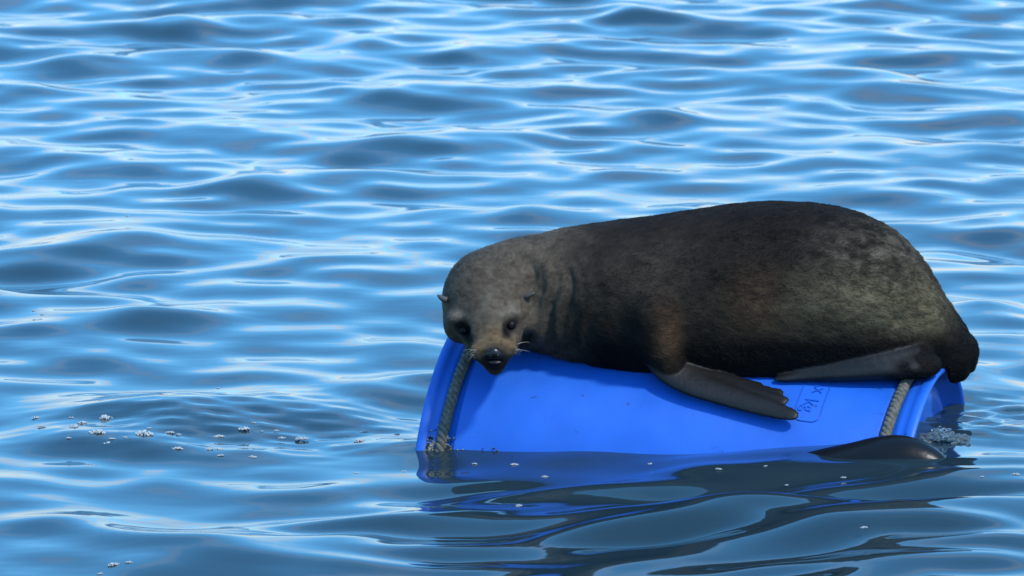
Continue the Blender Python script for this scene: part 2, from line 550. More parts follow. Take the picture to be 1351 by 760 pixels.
ctr = W(T[:, 0], (T[:, 1] + T[:, 2]) / 2, T[:, 4])
top = W(T[:, 0], T[:, 1], T[:, 4])
rzt = (top - ctr)[:, 2]
xs = ctr[:, 0]
xv = axs[0]
inside = (xv >= xs[0]) & (xv <= xs[-1])
ycv, zcv = cubic(xs, ctr[:, 1], xv), cubic(xs, ctr[:, 2], xv)
ryv = np.maximum(cubic(xs, T[:, 3], xv), 0.008)
# outline height seen from 10 degrees above: rz^2 cos^2 + ry^2 sin^2
rzv = cubic(xs, rzt, xv)
rzv = np.sqrt(np.maximum(rzv ** 2 - (ryv * 0.19) ** 2, 0.00006)) * 1.0
Yg, Zg = np.meshgrid(axs[1], axs[2], indexing='ij')
for i, x in enumerate(xv):
    xo = 0.0
    j = i
    if x < xs[0]:
        j = int(np.searchsorted(xv, xs[0])); xo = xs[0] - x
    elif x > xs[-1]:
        j = int(np.searchsorted(xv, xs[-1])) - 1; xo = x - xs[-1]
    qy, qz = (Yg - ycv[j]) / ryv[j], (Zg - zcv[j]) / rzv[j]
    # a lying animal: slightly squarer than an ellipse low down
    pw = np.where(qz < 0, 2.35, 2.0)
    rr_ = (np.abs(qy) ** pw + np.abs(qz) ** pw) ** (1 / pw)
    d = (rr_ - 1) * min(ryv[j], rzv[j]) * 0.92
    F[i] = np.where(xo > 0, np.sqrt(np.maximum(d, 0) ** 2 + xo * xo) + np.minimum(d, 0) * 0.3, d)

# rump and tail end hanging over the rim
ball(W(1257, 458, -0.045), (0.031, 0.045, 0.037), 0.045)
cone(W(1225, 440, -0.05), W(1258, 466, -0.06), 0.05, 0.026, 0.03)
# shoulder and haunch volumes
ball(W(835, 400, -0.100), (0.08, 0.05, 0.07), 0.06)
ball(W(1165, 415, -0.11), (0.085, 0.05, 0.07), 0.06)
# neck and head
Hc = W(642, 390, -0.065)
cone(W(735, 388, -0.01), Hc + np.array([0.022, 0.025, 0.004]), 0.092, 0.0715, 0.035)
ball(Hc + np.array([0.001, 0, -0.001]), (0.0735, 0.076, 0.0770), 0.02)
ball(W(684, 372, -0.02), (0.062, 0.066, 0.060), 0.04)
MB = W(649, 440, -0.145)
MT = W(652, 466, -0.188)
cone(Hc + np.array([0, -0.02, -0.012]), MB, 0.066, 0.047, 0.02)
cone(MB, MT, 0.044, 0.027, 0.018)
ball(W(634, 464, -0.196), (0.0175, 0.017, 0.016), 0.010)      # whisker pads
ball(W(669, 459, -0.196), (0.0175, 0.017, 0.016), 0.010)
cone(W(651, 470, -0.160), W(653, 485, -0.186), 0.024, 0.013, 0.012)   # lower jaw
cone(W(646, 405, -0.135), W(651, 455, -0.190), 0.018, 0.016, 0.02)    # bridge of the nose
ball(W(606, 421, -0.130), (0.021, 0.019, 0.014), 0.014)        # brows
ball(W(676, 415, -0.130), (0.021, 0.019, 0.014), 0.014)
ball(W(603, 432, -0.10), (0.020, 0.03, 0.024), 0.025)          # cheeks
ball(W(689, 424, -0.10), (0.020, 0.03, 0.024), 0.025)

# fore flipper: upper arm, then four flattened digits with web, laid on the drum
def fl(px, py, off): return drum_hit(px, py, off)
def surf_n(p):
    q = p - ORG; q = q - AX * (q @ AX); return q / np.linalg.norm(q)
el, wr = fl(870, 452, 0.064), fl(884, 482, 0.034)
cone(W(858, 412, -0.150), el, 0.040, 0.034, 0.018)
cone(el, wr, 0.033, 0.024, 0.010)
DIG = []
def digit(pts, flat, k=0.006):
    C_ = np.array([list(p) + [q] for p, q in pts]); C_ = np.vstack([2 * C_[0] - C_[1], C_, 2 * C_[-1] - C_[-2]])
    fine = []
    for i in range(1, len(C_) - 2):          # smooth curve through the joints
        for t in np.arange(0, 1, 0.25):
            a, b, c, d = C_[i - 1:i + 3]
            fine.append(0.5 * (2 * b + (c - a) * t + (2 * a - 5 * b + 4 * c - d) * t * t + (3 * b - a - 3 * c + d) * t ** 3))
    fine.append(C_[-2])
    pts = [(p[:3], max(p[3], 0.002)) for p in fine]
    for (a, ra), (b, rb) in zip(pts[:-1], pts[1:]):
        nn = surf_n((a + b) / 2)
        cone(a, b, ra, rb, k, flat, nn)
        DIG.append((a, b, ra, rb, flat, nn))
digit([(fl(872, 468, 0.036), 0.028), (fl(886, 488, 0.028), 0.027), (fl(915, 506, 0.023), 0.024), (fl(960, 522, 0.021), 0.020), (fl(1005, 536, 0.021), 0.016), (fl(1036, 545, 0.023), 0.011), (fl(1048, 548, 0.024), 0.006)], 0.36)
digit([(wr, 0.022), (fl(935, 503, 0.018), 0.020), (fl(985, 519, 0.017), 0.017), (fl(1022, 528, 0.018), 0.011), (fl(1036, 528, 0.019), 0.005)], 0.30)
wd = fl(880, 470, 0.006)
digit([(wd, 0.022), (fl(930, 495, 0.015), 0.018), (fl(980, 511, 0.014), 0.015), (fl(1015, 518, 0.014), 0.010), (fl(1030, 518, 0.014), 0.005)], 0.34)
digit([(wd, 0.018), (fl(940, 495, 0.010), 0.014), (fl(984, 507, 0.010), 0.010), (fl(1004, 509, 0.010), 0.005)], 0.34)

# hind flipper tucked forward along the drum
def hf(px, py, off): return drum_hit(px, py, off)
digit([(hf(1214, 480, 0.030), 0.036), (hf(1165, 483, 0.026), 0.032), (hf(1115, 488, 0.020), 0.025), (hf(1065, 494, 0.013), 0.014), (hf(1025, 500, 0.010), 0.006)], 0.55)
digit([(hf(1205, 464, 0.046), 0.034), (hf(1150, 474, 0.036), 0.026), (hf(1100, 482, 0.026), 0.016), (hf(1055, 490, 0.018), 0.007)], 0.55)
digit([(hf(1200, 488, 0.016), 0.020), (hf(1130, 494, 0.012), 0.014), (hf(1075, 498, 0.010), 0.007)], 0.5)

# eye sockets, mouth line
def march(px, py):
    d = ray(px, py); t = 9.0
    for _ in range(260):
        p = CAM + d * t
        g = (p - lo) / H
        i = np.floor(g).astype(int)
        if np.all(i >= 0) and np.all(i < dims - 1):
            w = g - i
            c = F[i[0]:i[0]+2, i[1]:i[1]+2, i[2]:i[2]+2]
            c = c[0] * (1 - w[0]) + c[1] * w[0]; c = c[0] * (1 - w[1]) + c[1] * w[1]; c = c[0] * (1 - w[2]) + c[1] * w[2]
            if c < 0: return p
        t += 0.004
    return CAM + d * 9.3
EYES = [(613, 438), (674, 431)]
eye_p = [march(*e) for e in EYES]
for p in eye_p:
    ball(p + np.array([0, 0.001, 0.0]), 0.0135, 0.012, sub=True)
nose_p = march(651.5, 467)
mouth_p = march(653, 479)
cone(mouth_p + np.array([-0.016, -0.002, 0.001]), mouth_p + np.array([0.016, -0.002, 0.001]), 0.006, 0.006, 0.006, sub=True)
# skin folds on the neck: creases on shells round the head
sl, P = block(W(690, 480, -0.2), W(830, 290, 0.2))
sl = (slice(max(sl[0].start, 0), sl[0].stop), slice(0, dims[1]), slice(0, dims[2]))
P = np.stack(np.meshgrid(*[axs[i][sl[i]] for i in range(3)], indexing='ij'), -1)
dh = np.sqrt((((P - Hc) / np.array([1.0, 1.15, 1.0])) ** 2).sum(-1)) + 0.006 * np.sin(P[..., 2] * 55 + P[..., 0] * 20)
fade = sstep(0.0, 0.05, P[..., 0] - Hc[0] - 0.03) * (1 - 0.75 * sstep(0.03, 0.075, P[..., 2] - Hc[2]))
for d0, wdt, am in ((0.088, 0.009, 0.0085), (0.103, 0.006, 0.0045), (0.122, 0.007, 0.0060), (0.146, 0.008, 0.0042), (0.166, 0.007, 0.0046), (0.192, 0.009, 0.0018)):
    am = am * np.clip(0.75 + 0.9 * np.sin(P[..., 2] * 41 + d0 * 300) * np.cos(P[..., 1] * 23 + d0 * 170), 0.45, 1.1)
    F[sl] += (am * fade * np.exp(-((dh - d0) / wdt) ** 2)).astype(np.float32)
    F[sl] -= (0.6 * am * fade * np.exp(-((dh - d0 - 2.0 * wdt) / (1.3 * wdt)) ** 2)).astype(np.float32)

# rest on the drum and the ropes
P = np.stack(np.meshgrid(*axs, indexing='ij'), -1).astype(np.float32)
q = P - ORG.astype(np.float32)
s_ = q @ AX.astype(np.float32)
rad = np.sqrt(np.maximum((q * q).sum(-1) - s_ * s_, 0))
Rs = np.where((s_ < 0.036) | (s_ > L - 0.036), R_RIM, R_BODY + 0.0025) + 0.0008
ddr = np.maximum(rad - Rs, np.maximum(-s_ - 0.002, s_ - L - 0.002))
F = np.maximum(F, -ddr).astype(np.float32)
for s0 in (S_ROPE_L, S_ROPE_R):
    dt = np.sqrt((rad - (R_BODY - 0.006 + ROPE_R)) ** 2 + (s_ - s0) ** 2) - ROPE_R * 1.15
    F = np.maximum(F, -dt).astype(np.float32)
del P, q, rad, ddr, Rs, s_, dt

def surface_nets(F):
    s = F < 0
    nz = s[:-1, :-1, :-1].astype(np.int8)
    cnt = np.zeros(tuple(np.array(F.shape) - 1), np.int8)
    for a in (0, 1):
        for b in (0, 1):
            for c in (0, 1):
                cnt += s[a:F.shape[0]-1+a, b:F.shape[1]-1+b, c:F.shape[2]-1+c]
    act = np.argwhere((cnt > 0) & (cnt < 8))
    ids = -np.ones(cnt.shape, np.int64)
    ids[act[:, 0], act[:, 1], act[:, 2]] = np.arange(len(act))
    acc = np.zeros((len(act), 3)); n = np.zeros(len(act))
    corners = [(0,0,0),(1,0,0),(0,1,0),(1,1,0),(0,0,1),(1,0,1),(0,1,1),(1,1,1)]
    for i in range(8):
        for j in range(i + 1, 8):
            a, b = np.array(corners[i]), np.array(corners[j])
            if np.abs(a - b).sum() != 1: continue
            fa = F[tuple((act + a).T)]; fb = F[tuple((act + b).T)]
            m = (fa < 0) != (fb < 0)
            t = np.where(m, fa / np.where(m, fa - fb, 1), 0)
            acc += np.where(m[:, None], a + t[:, None] * (b - a), 0); n += m
    v = act + acc / n[:, None]
    quads = []
    for ax in range(3):
        o1, o2 = [(1, 2), (2, 0), (0, 1)][ax]
        sa = [slice(None)] * 3; sb = [slice(None)] * 3
        sa[ax] = slice(0, -1); sb[ax] = slice(1, None)
        e = np.argwhere(s[tuple(sa)] != s[tuple(sb)])
        e = e[(e[:, o1] > 0) & (e[:, o2] > 0) & (e[:, o1] < F.shape[o1] - 1) & (e[:, o2] < F.shape[o2] - 1)]
        d1 = np.zeros(3, int); d1[o1] = 1; d2 = np.zeros(3, int); d2[o2] = 1
        qd = np.stack([ids[tuple((e - d1 - d2).T)], ids[tuple((e - d2).T)], ids[tuple(e.T)], ids[tuple((e - d1).T)]], -1)
        flip = ~s[tuple(e.T)]
        qd[flip] = qd[flip][:, ::-1]
        quads.append(qd)
    return lo + v * H, np.concatenate(quads)
V, Q = surface_nets(F)
# keep the largest piece, then relax the grid steps away
E = np.concatenate([Q[:, [0, 1]], Q[:, [1, 2]], Q[:, [2, 3]], Q[:, [3, 0]]])
lab = np.arange(len(V))
for _ in range(400):
    m = np.minimum(lab[E[:, 0]], lab[E[:, 1]])
    l2 = lab.copy()
    np.minimum.at(l2, E[:, 0], m); np.minimum.at(l2, E[:, 1], m)
    l2 = l2[l2]
    if (l2 == lab).all(): break
    lab = l2
main = np.bincount(lab).argmax()
keep = lab == main
remap = np.cumsum(keep) - 1
Q = remap[Q[keep[Q[:, 0]]]]; V = V[keep]
E = np.concatenate([Q[:, [0, 1]], Q[:, [1, 2]], Q[:, [2, 3]], Q[:, [3, 0]]])
deg = np.bincount(E.ravel(), minlength=len(V)).astype(float)
def relax(V, lamb):
    acc = np.stack([np.bincount(E[:, 0], V[E[:, 1], c], len(V)) + np.bincount(E[:, 1], V[E[:, 0], c], len(V)) for c in range(3)], -1)
    return V + lamb * (acc / deg[:, None] - V)
for _ in range(4):
    V = relax(V, 0.55); V = relax(V, -0.57)
V = relax(V, 0.4)

def vnormals(V, Q):
    n = np.cross(V[Q[:, 2]] - V[Q[:, 0]], V[Q[:, 3]] - V[Q[:, 1]])
    o = np.stack([sum(np.bincount(Q[:, k], n[:, c], len(V)) for k in range(4)) for c in range(3)], -1)
    return o / (np.linalg.norm(o, axis=1, keepdims=True) + 1e-12)
VN = vnormals(V, Q)
cen = V.mean(0)
if ((V - cen) * VN).sum(1).mean() < 0:
    Q = Q[:, ::-1].copy(); VN = -VN

# bare-skin mask (flippers, nose pad, mouth) and coat pattern, by place on the animal
def seg_d(P, a, b):
    ab = b - a; t = np.clip(((P - a) @ ab) / (ab @ ab), 0, 1)
    return np.linalg.norm(P - a - t[:, None] * ab, axis=1)
def skin_mask(P):
    m = np.full(len(P), 1.0)
    for a, b, ra, rb, flat, nn in DIG:
        ab = b - a; q = P - a
        t = np.clip((q @ ab) / (ab @ ab), 0, 1)
        d = q - t[:, None] * ab
        dn = d @ nn
        m = np.minimum(m, np.sqrt(np.maximum((d * d).sum(1) - dn * dn, 0) + (dn / flat) ** 2) - (ra + (rb - ra) * t))
    u, _ = to_px(P)
    return sstep(0.008, 0.003, m) * sstep(1222, 1165, u + 40 * vnoise(P * 45., 88))
def blob(u, v, cu, cv, ru, rv):
    return np.exp(-((u - cu) / ru) ** 2 - ((v - cv) / rv) ** 2)
def coat(P):
    u, v = to_px(P)
    n = fbm(P * np.array([14., 14., 14.]), 4, 3)
    n2 = fbm(P * 60., 3, 9)
    c = np.tile(np.array([0.0085, 0.0058, 0.0042]), (len(P), 1))            # wet dark back
    def mixc(col, w):
        nonlocal c
        w = np.clip(w, 0, 1)[:, None]
        c = c * (1 - w) + np.array(col) * w
    mixc((0.026, 0.019, 0.013), blob(u, v, 830, 370, 130, 80) * (0.75 + 0.4 * n))     # dry shoulder
    mixc((0.075, 0.056, 0.038), sstep(800, 700, u + 25 * n) * 0.9)                      # head and neck
    mixc((0.085, 0.066, 0.036), (blob(u, v, 1120, 405, 130, 42) + 0.9 * blob(u, v, 1195, 385, 55, 70)) * (0.70 + 0.5 * n))   # olive flank
    mixc((0.085, 0.068, 0.046), blob(u, v, 1165, 330, 70, 35) * (0.45 + 0.8 * n2))
    mixc((0.070, 0.036, 0.018), blob(u, v, 995, 400, 35, 40) * 0.6 + blob(u, v, 876, 445, 20, 34) * 1.0)  # rusty arm pit
    mixc((0.070, 0.036, 0.018), blob(u, v, 1245, 462, 18, 16) * 0.6)
    mixc((0.0045, 0.0036, 0.003), sstep(438, 462, v + 8 * n) * sstep(760, 800, u) * (1 - blob(u, v, 880, 455, 34, 40)))          # wet belly, with the underside's shade painted into its colour
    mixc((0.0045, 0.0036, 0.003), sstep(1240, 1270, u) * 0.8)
    # face
    mixc((0.125, 0.076, 0.038), blob(u, v, 651, 445, 22, 14) + blob(u, v, 630, 459, 9, 7) + blob(u, v, 673, 454, 9, 7))
    mixc((0.13, 0.105, 0.075), 0.8 * (blob(u, v, 603, 415, 9, 7) + blob(u, v, 674, 413, 12, 9) + 0.5 * blob(u, v, 645, 393, 5, 12)) * (u < 720))
    for e, sx in zip(eye_p, (-1, 1)):     # dark tear-shaped patches round the eyes
        mixc((0.005, 0.0045, 0.0045), np.exp(-(seg_d((P - e) * np.array([1, 0.35, 1]), np.array([0.008 * sx, 0, 0.007]), np.array([-0.007 * sx, 0, -0.008])) / 0.0125) ** 4) * (np.linalg.norm(P - e, axis=1) < 0.06))
    mixc((0.006, 0.005, 0.005), np.exp(-(np.linalg.norm((P - nose_p) / np.array([0.019, 0.02, 0.014]), axis=1)) ** 4))
    mixc((0.006, 0.005, 0.005), np.exp(-(np.linalg.norm((P - mouth_p - np.array([0, 0, -0.003])) / np.array([0.028, 0.03, 0.017]), axis=1)) ** 4))
    n3 = fbm(P * np.array([110., 150., 190.]), 2, 77) + 0.9 * vnoise(P * np.array([230., 260., 380.]), 78)
    c = c * np.clip(1 + 0.16 * n + 0.22 * n2 + 0.30 * n3, 0.3, 2.0)[:, None]
    sk = skin_mask(P)[:, None]
    skc = np.array([0.0068, 0.006, 0.0054]) * (1 + 0.2 * n2)[:, None]
    return np.clip(c * (1 - sk) + skc * sk, 0.003, 1), sk[:, 0]

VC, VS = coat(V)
# damp, clumped coat: low lumps on the haunch, gentle unevenness elsewhere, digit grooves left smooth
u_, v_ = to_px(V)
hz = blob(u_, v_, 1190, 370, 80, 80)
flow = V * np.array([55., 55., 150.])
dis = 0.0008 * fbm(V * 38., 2, 21) + hz * 0.0014 * fbm(flow, 2, 31)
dis *= (1 - VS) * sstep(0.02, 0.06, np.linalg.norm(V - MT, axis=1))
radv, sv = drum_sdf(V)
dis *= sstep(R_BODY + 0.006, R_BODY + 0.02, radv)
V = V + VN * dis[:, None]
VN = vnormals(V, Q)

m_coat, N, K, B = material('seal_skin')
at = N.new('ShaderNodeAttribute'); at.attribute_name = 'Col'
am = N.new('ShaderNodeAttribute'); am.attribute_name = 'bare'
K.new(at.outputs['Color'], B.inputs['Base Color'])
mr = N.new('ShaderNodeMapRange'); mr.inputs['To Min'].default_value = 0.75; mr.inputs['To Max'].default_value = 0.5
K.new(am.outputs['Fac'], mr.inputs['Value']); K.new(mr.outputs[0], B.inputs['Roughness'])
ms = N.new('ShaderNodeMapRange'); ms.inputs['To Min'].default_value = 0.08; ms.inputs['To Max'].default_value = 0.28
K.new(am.outputs['Fac'], ms.inputs['Value']); K.new(ms.outputs[0], B.inputs['Specular IOR Level'])
tc = N.new('ShaderNodeTexCoord')
n1 = N.new('ShaderNodeTexNoise'); n1.inputs['Scale'].default_value = 130; n1.inputs['Detail'].default_value = 5
K.new(tc.outputs['Object'], n1.inputs['Vector'])
bp = N.new('ShaderNodeBump'); bp.inputs['Strength'].default_value = 0.22; bp.inputs['Distance'].default_value = 0.003
K.new(n1.outputs['Fac'], bp.inputs['Height']); K.new(bp.outputs[0], B.inputs['Normal'])

seal_base = np.array([V[:, 0].mean(), -0.02, V[:, 2].min()])
seal = empty('fur_seal', seal_base, 'brown fur seal sprawled on a floating blue drum, chin hanging over its side', 'seal')
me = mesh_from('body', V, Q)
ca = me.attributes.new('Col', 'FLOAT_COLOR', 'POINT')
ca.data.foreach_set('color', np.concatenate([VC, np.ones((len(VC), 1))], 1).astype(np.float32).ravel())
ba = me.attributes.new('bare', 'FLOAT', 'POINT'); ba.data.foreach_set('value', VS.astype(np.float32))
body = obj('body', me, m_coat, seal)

# fur: short lying hairs combed back from the nose
NH = 300000
tri = np.concatenate([Q[:, [0, 1, 2]], Q[:, [0, 2, 3]]])
ar = np.linalg.norm(np.cross(V[tri[:, 1]] - V[tri[:, 0]], V[tri[:, 2]] - V[tri[:, 0]]), axis=1)
pick = rng.choice(len(tri), NH, p=ar / ar.sum())
r1, r2 = np.sqrt(rng.random(NH)), rng.random(NH)
bw = np.stack([1 - r1, r1 * (1 - r2), r1 * r2], -1)
tv = tri[pick]
hp = (V[tv] * bw[..., None]).sum(1); hn = (VN[tv] * bw[..., None]).sum(1); hn /= np.linalg.norm(hn, axis=1, keepdims=True)
hs = (VS[tv] * bw).sum(1)
radh, sh = drum_sdf(hp)
ok = (hs < 0.35) & ((radh > R_BODY + 0.008) | (sh < -0.005) | (sh > L + 0.005))
ok &= np.min([np.linalg.norm(hp - e, axis=1) for e in eye_p], 0) > 0.0105
ok &= np.linalg.norm((hp - nose_p) / np.array([0.016, 0.02, 0.013]), axis=1) > 1
ok &= np.linalg.norm((hp - mouth_p) / np.array([0.018, 0.03, 0.008]), axis=1) > 1
hp, hn = hp[ok], hn[ok]
nh = len(hp)
fd = hp - nose_p; fd[:, 2] -= 0.35 * np.linalg.norm(fd, axis=1)
fd += 0.25 * np.linalg.norm(fd, axis=1, keepdims=True) * np.stack([fbm(hp * 25., 2, 41), fbm(hp * 25., 2, 43), fbm(hp * 25., 2, 47)], -1)
fd -= hn * (fd * hn).sum(1, keepdims=True)
fd /= np.linalg.norm(fd, axis=1, keepdims=True) + 1e-9
uh, vh = to_px(hp)
facew = sstep(0.19, 0.10, np.linalg.norm(hp - nose_p, axis=1))
ln = (0.0066 - 0.0030 * facew) * rng.uniform(0.65, 1.25, nh)
lift = 0.20 + 0.05 * fbm(hp * 90., 2, 51) + rng.normal(0, 0.05, nh)
lift = np.clip(lift + 0.22 * blob(uh, vh, 1190, 370, 80, 80), 0.1, 0.9)
jit = rng.normal(0, 0.12, (nh, 3)) + (0.10 + 0.5 * blob(uh, vh, 1185, 365, 70, 75))[:, None] * np.stack([vnoise(hp * 130., 61), vnoise(hp * 130., 63), vnoise(hp * 130., 67)], -1)
d1 = hn * lift[:, None] + fd + jit * 0.6; d1 /= np.linalg.norm(d1, axis=1, keepdims=True)
d2 = hn * (lift * 0.35)[:, None] + fd + jit; d2 /= np.linalg.norm(d2, axis=1, keepdims=True)
p0 = hp - hn * 0.0006
p1 = p0 + d1 * (ln * 0.5)[:, None]
p2 = p1 + d2 * (ln * 0.5)[:, None]
HP = np.stack([p0, p1, p2], 1).reshape(-1, 3).astype(np.float32)
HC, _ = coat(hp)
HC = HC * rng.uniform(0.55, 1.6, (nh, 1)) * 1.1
hc = bpy.data.hair_curves.new('fur')
hc.add_curves([3] * nh)
hc.attributes['position'].data.foreach_set('vector', HP.ravel())
ra = hc.attributes.get('radius') or hc.attributes.new('radius', 'FLOAT', 'POINT')
ra.data.foreach_set('value', np.tile(np.array([0.00027, 0.00023, 0.00006], np.float32), nh))
cc = hc.attributes.new('Col', 'FLOAT_COLOR', 'CURVE')
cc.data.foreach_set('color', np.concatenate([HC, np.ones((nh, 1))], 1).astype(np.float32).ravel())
m_fur, N, K, B = material('seal_fur')
at = N.new('ShaderNodeAttribute'); at.attribute_name = 'Col'
K.new(at.outputs['Color'], B.inputs['Base Color'])
B.inputs['Roughness'].default_value = 0.55
B.inputs['Specular IOR Level'].default_value = 0.12
hc.materials.append(m_fur)
fur = bpy.data.objects.new('fur', hc); COL.objects.link(fur); fur.parent = seal
fur.matrix_parent_inverse = Matrix.Translation(-seal.location)

# eyes, nose, ears, whiskers
def uvsphere(c, r, n=16, m=12):
    c = np.asarray(c); r = np.broadcast_to(np.asarray(r, float), (3,))
    v = [c + r * np.array([0, 0, 1])]
    for i in range(1, m):
        th = math.pi * i / m
        for j in range(n):
            ph = 2 * math.pi * j / n
            v.append(c + r * np.array([math.sin(th) * math.cos(ph), math.sin(th) * math.sin(ph), math.cos(th)]))
    v.append(c - r * np.array([0, 0, 1]))
    f = [(0, 1 + j, 1 + (j + 1) % n) for j in range(n)]
    for i in range(m - 2):
        for j in range(n):
            a, b = 1 + i * n + j, 1 + i * n + (j + 1) % n
            f.append((a, a + n, b + n, b))
    e = len(v) - 1; s = 1 + (m - 2) * n
    f += [(s + j, e, s + (j + 1) % n) for j in range(n)]
    return np.array(v), f
m_eye, N, K, B = material('dark_eye')
B.inputs['Base Color'].default_value = (0.005, 0.004, 0.004, 1); B.inputs['Roughness'].default_value = 0.4; B.inputs['Specular IOR Level'].default_value = 0.12
m_nose, N, K, B = material('wet_nose')
B.inputs['Base Color'].default_value = (0.006, 0.0055, 0.0055, 1); B.inputs['Roughness'].default_value = 0.32; B.inputs['Specular IOR Level'].default_value = 0.35
for p in eye_p:
    v, f = uvsphere(p + np.array([0, 0.0185, -0.001]), 0.0090)
    obj('eye', mesh_from('eye', v, f), m_eye, seal)
v, f = uvsphere(nose_p + np.array([0, 0.006, 0.0]), (0.0155, 0.011, 0.0110), 20, 14)
v = np.array(v)
v[:, 2] += 0.0012 * np.cos((v[:, 0] - nose_p[0]) / 0.0135 * 3.0)
nose = obj('nose', mesh_from('nose', v, f), m_nose, seal)
for sx in (-1, 1):
    v, f = uvsphere(nose_p + np.array([0.006 * sx, -0.0045, -0.003]), (0.0026, 0.0016, 0.0020), 10, 8)
    obj('nostril', mesh_from('nostril', v, f), m_eye, nose)
m_mouth, N, K, B = material('mouth_lining')
B.inputs['Base Color'].default_value = (0.05, 0.028, 0.026, 1); B.inputs['Roughness'].default_value = 0.4
v, f = uvsphere(mouth_p + np.array([0, 0.004, 0.001]), (0.011, 0.006, 0.0035), 14, 8)
obj('lip', mesh_from('lip', v, f), m_mouth, seal)
def ear(root, tip):
    root, tip = np.asarray(root), np.asarray(tip)
    t = np.linspace(0, 1, 9)[:, None]
    path = root + (tip - root) * t + np.array([0, 0, -0.0015]) * np.sin(t * math.pi)
    rad = 0.0056 * np.sqrt(np.clip(1 - t[:, 0], 0, 1)) * (0.75 + 0.25 * np.sin(t[:, 0] * math.pi)) + 0.0009
    v, f = tube(path, rad, 10)
    n = len(v)
    f = f.tolist() + [tuple(range(n - 10, n)), tuple(range(9, -1, -1))]
    return mesh_from('ear', v, f)
m_ear, N, K, B = material('ear_skin')
B.inputs['Base Color'].default_value = (0.06, 0.045, 0.033, 1); B.inputs['Roughness'].default_value = 0.6
eR = march(690, 393)
obj('ear', ear(eR + np.array([-0.004, 0.006, 0]), W(706, 386, eR[1] - 0.006)), m_ear, seal)
obj('ear', ear(W(590, 396, eR[1] + 0.0), W(577, 389, eR[1] + 0.004)), m_ear, seal)
m_wh, N, K, B = material('whisker')
B.inputs['Base Color'].default_value = (0.45, 0.38, 0.28, 1); B.inputs['Roughness'].default_value = 0.4
for sx, (px, py) in ((-1, (629, 465)), (1, (675, 460))):
    c0 = march(px, py)
    for k in range(9):
        a = c0 + np.array([rng.normal(0, 0.005), 0.001, rng.normal(0, 0.004)])
        d = np.array([sx * rng.uniform(0.5, 1.0), rng.uniform(-0.3, 0.5), rng.uniform(-0.5, 0.25)]); d /= np.linalg.norm(d)
        ln_ = rng.uniform(0.008, 0.024)
        t = np.linspace(0, 1, 6)[:, None]
        path = a + d * t * ln_ + np.array([0, 0, -0.006]) * t ** 2
        v, f = tube(path, 0.00034 * (1 - 0.8 * t[:, 0]), 5)
        obj('whisker', mesh_from('whisker', v, f), m_wh, seal)

# ------------------------------------------------------------------ barnacles at the waterline
m_shell, N, K, B = material('barnacle_shell')
tc = N.new('ShaderNodeTexCoord'); n1 = N.new('ShaderNodeTexNoise'); n1.inputs['Scale'].default_value = 120
K.new(tc.outputs['Object'], n1.inputs['Vector'])
rp = N.new('ShaderNodeValToRGB')
rp.color_ramp.elements[0].position = 0.42; rp.color_ramp.elements[0].color = (0.012, 0.012, 0.014, 1)
rp.color_ramp.elements[1].position = 0.62; rp.color_ramp.elements[1].color = (0.30, 0.27, 0.19, 1)
K.new(n1.outputs['Fac'], rp.inputs[0]); K.new(rp.outputs[0], B.inputs['Base Color'])
bv, bf = [], []
for k in range(420):
    if k < 405:
        px = rng.choice([557, 562, 566, 572, 583, 590]) + rng.normal(0, 3.5); py = 600 - abs(rng.normal(0, 12))
    else:
        px = rng.choice([604, 622, 626, 650]) + rng.normal(0, 8); py = 598 - abs(rng.normal(0, 4))
    p = drum_hit(px, py, 0.004 if px < 575 else 0.0)
    s_, th_ = drum_param(p)
    if s_ < 0.006: continue
    nn = surf_n(p); r = rng.uniform(0.0010, 0.0024)
    t1 = AX; t2 = np.cross(nn, AX)
    p = ORG + AX * s_ + nn * (R_BODY + (0.005 if s_ < 0.03 else 0.0025))
    i0 = len(bv)
    for hgt, sc_ in ((-0.001, 1.0), (0.8 * r, 0.75), (1.3 * r, 0.35)):
        for j in range(6):
            a = j * math.pi / 3 + k
            bv.append(p + nn * hgt + r * sc_ * (math.cos(a) * t1 + math.sin(a) * t2))
    for q_ in range(2):
        for j in range(6):
            a, b = i0 + q_ * 6 + j, i0 + q_ * 6 + (j + 1) % 6
            bf.append((a, b, b + 6, a + 6))
    bf.append(tuple(i0 + 12 + j for j in range(6)))
bo = obj('barnacles', mesh_from('barnacles', bv, bf, False), m_shell, drum)
bo['kind'] = 'stuff'

# ------------------------------------------------------------------ black flipper of a swimming seal in front of the drum
def P_w(px, py):   # on the mean water plane
    return on_water(px, py)
a0, a1 = P_w(1062, 604), P_w(1256, 604)
for e_ in (a0, a1):
    e_[:] = on_water(1046 if e_ is a0 else 1254, 604, float(wave_z(e_[0], e_[1])[0]))
n = 40
fv = []
for i in range(n + 1):
    t = i / n
    c = a0 + (a1 - a0) * t
    c[2] = float(wave_z(c[0], c[1])[0])
    e_ = t ** 1.6
    hgt = 0.038 * math.sin(math.pi * e_) ** 0.8 - 0.006 if 0 < t < 1 else -0.012
    wid = 0.052 * math.sin(math.pi * (0.06 + 0.88 * t)) ** 0.6
    for j in range(17):
        a = math.pi * (-0.25 + 1.5 * j / 16)
        rib = 1 + 0.10 * math.sin(j * 2.6 + 1.5 * t) * sstep(0.55, 0.1, t)
        yy = -math.cos(a) * wid
        zz = math.sin(a) * (hgt + 0.02) * rib - 0.02
        fv.append((c[0] + 0.03 * (zz), c[1] + 0.02 + yy, c[2] + zz))
fv = np.array(fv)
I, J = np.meshgrid(np.arange(n), np.arange(16), indexing='ij')
ff = np.stack([I * 17 + J, (I + 1) * 17 + J, (I + 1) * 17 + J + 1, I * 17 + J + 1], -1).reshape(-1, 4)
cl = [(i * 17, i * 17 + 16, (i + 1) * 17 + 16, (i + 1) * 17) for i in range(n)]
m_fl, N, K, B = material('wet_black_skin')
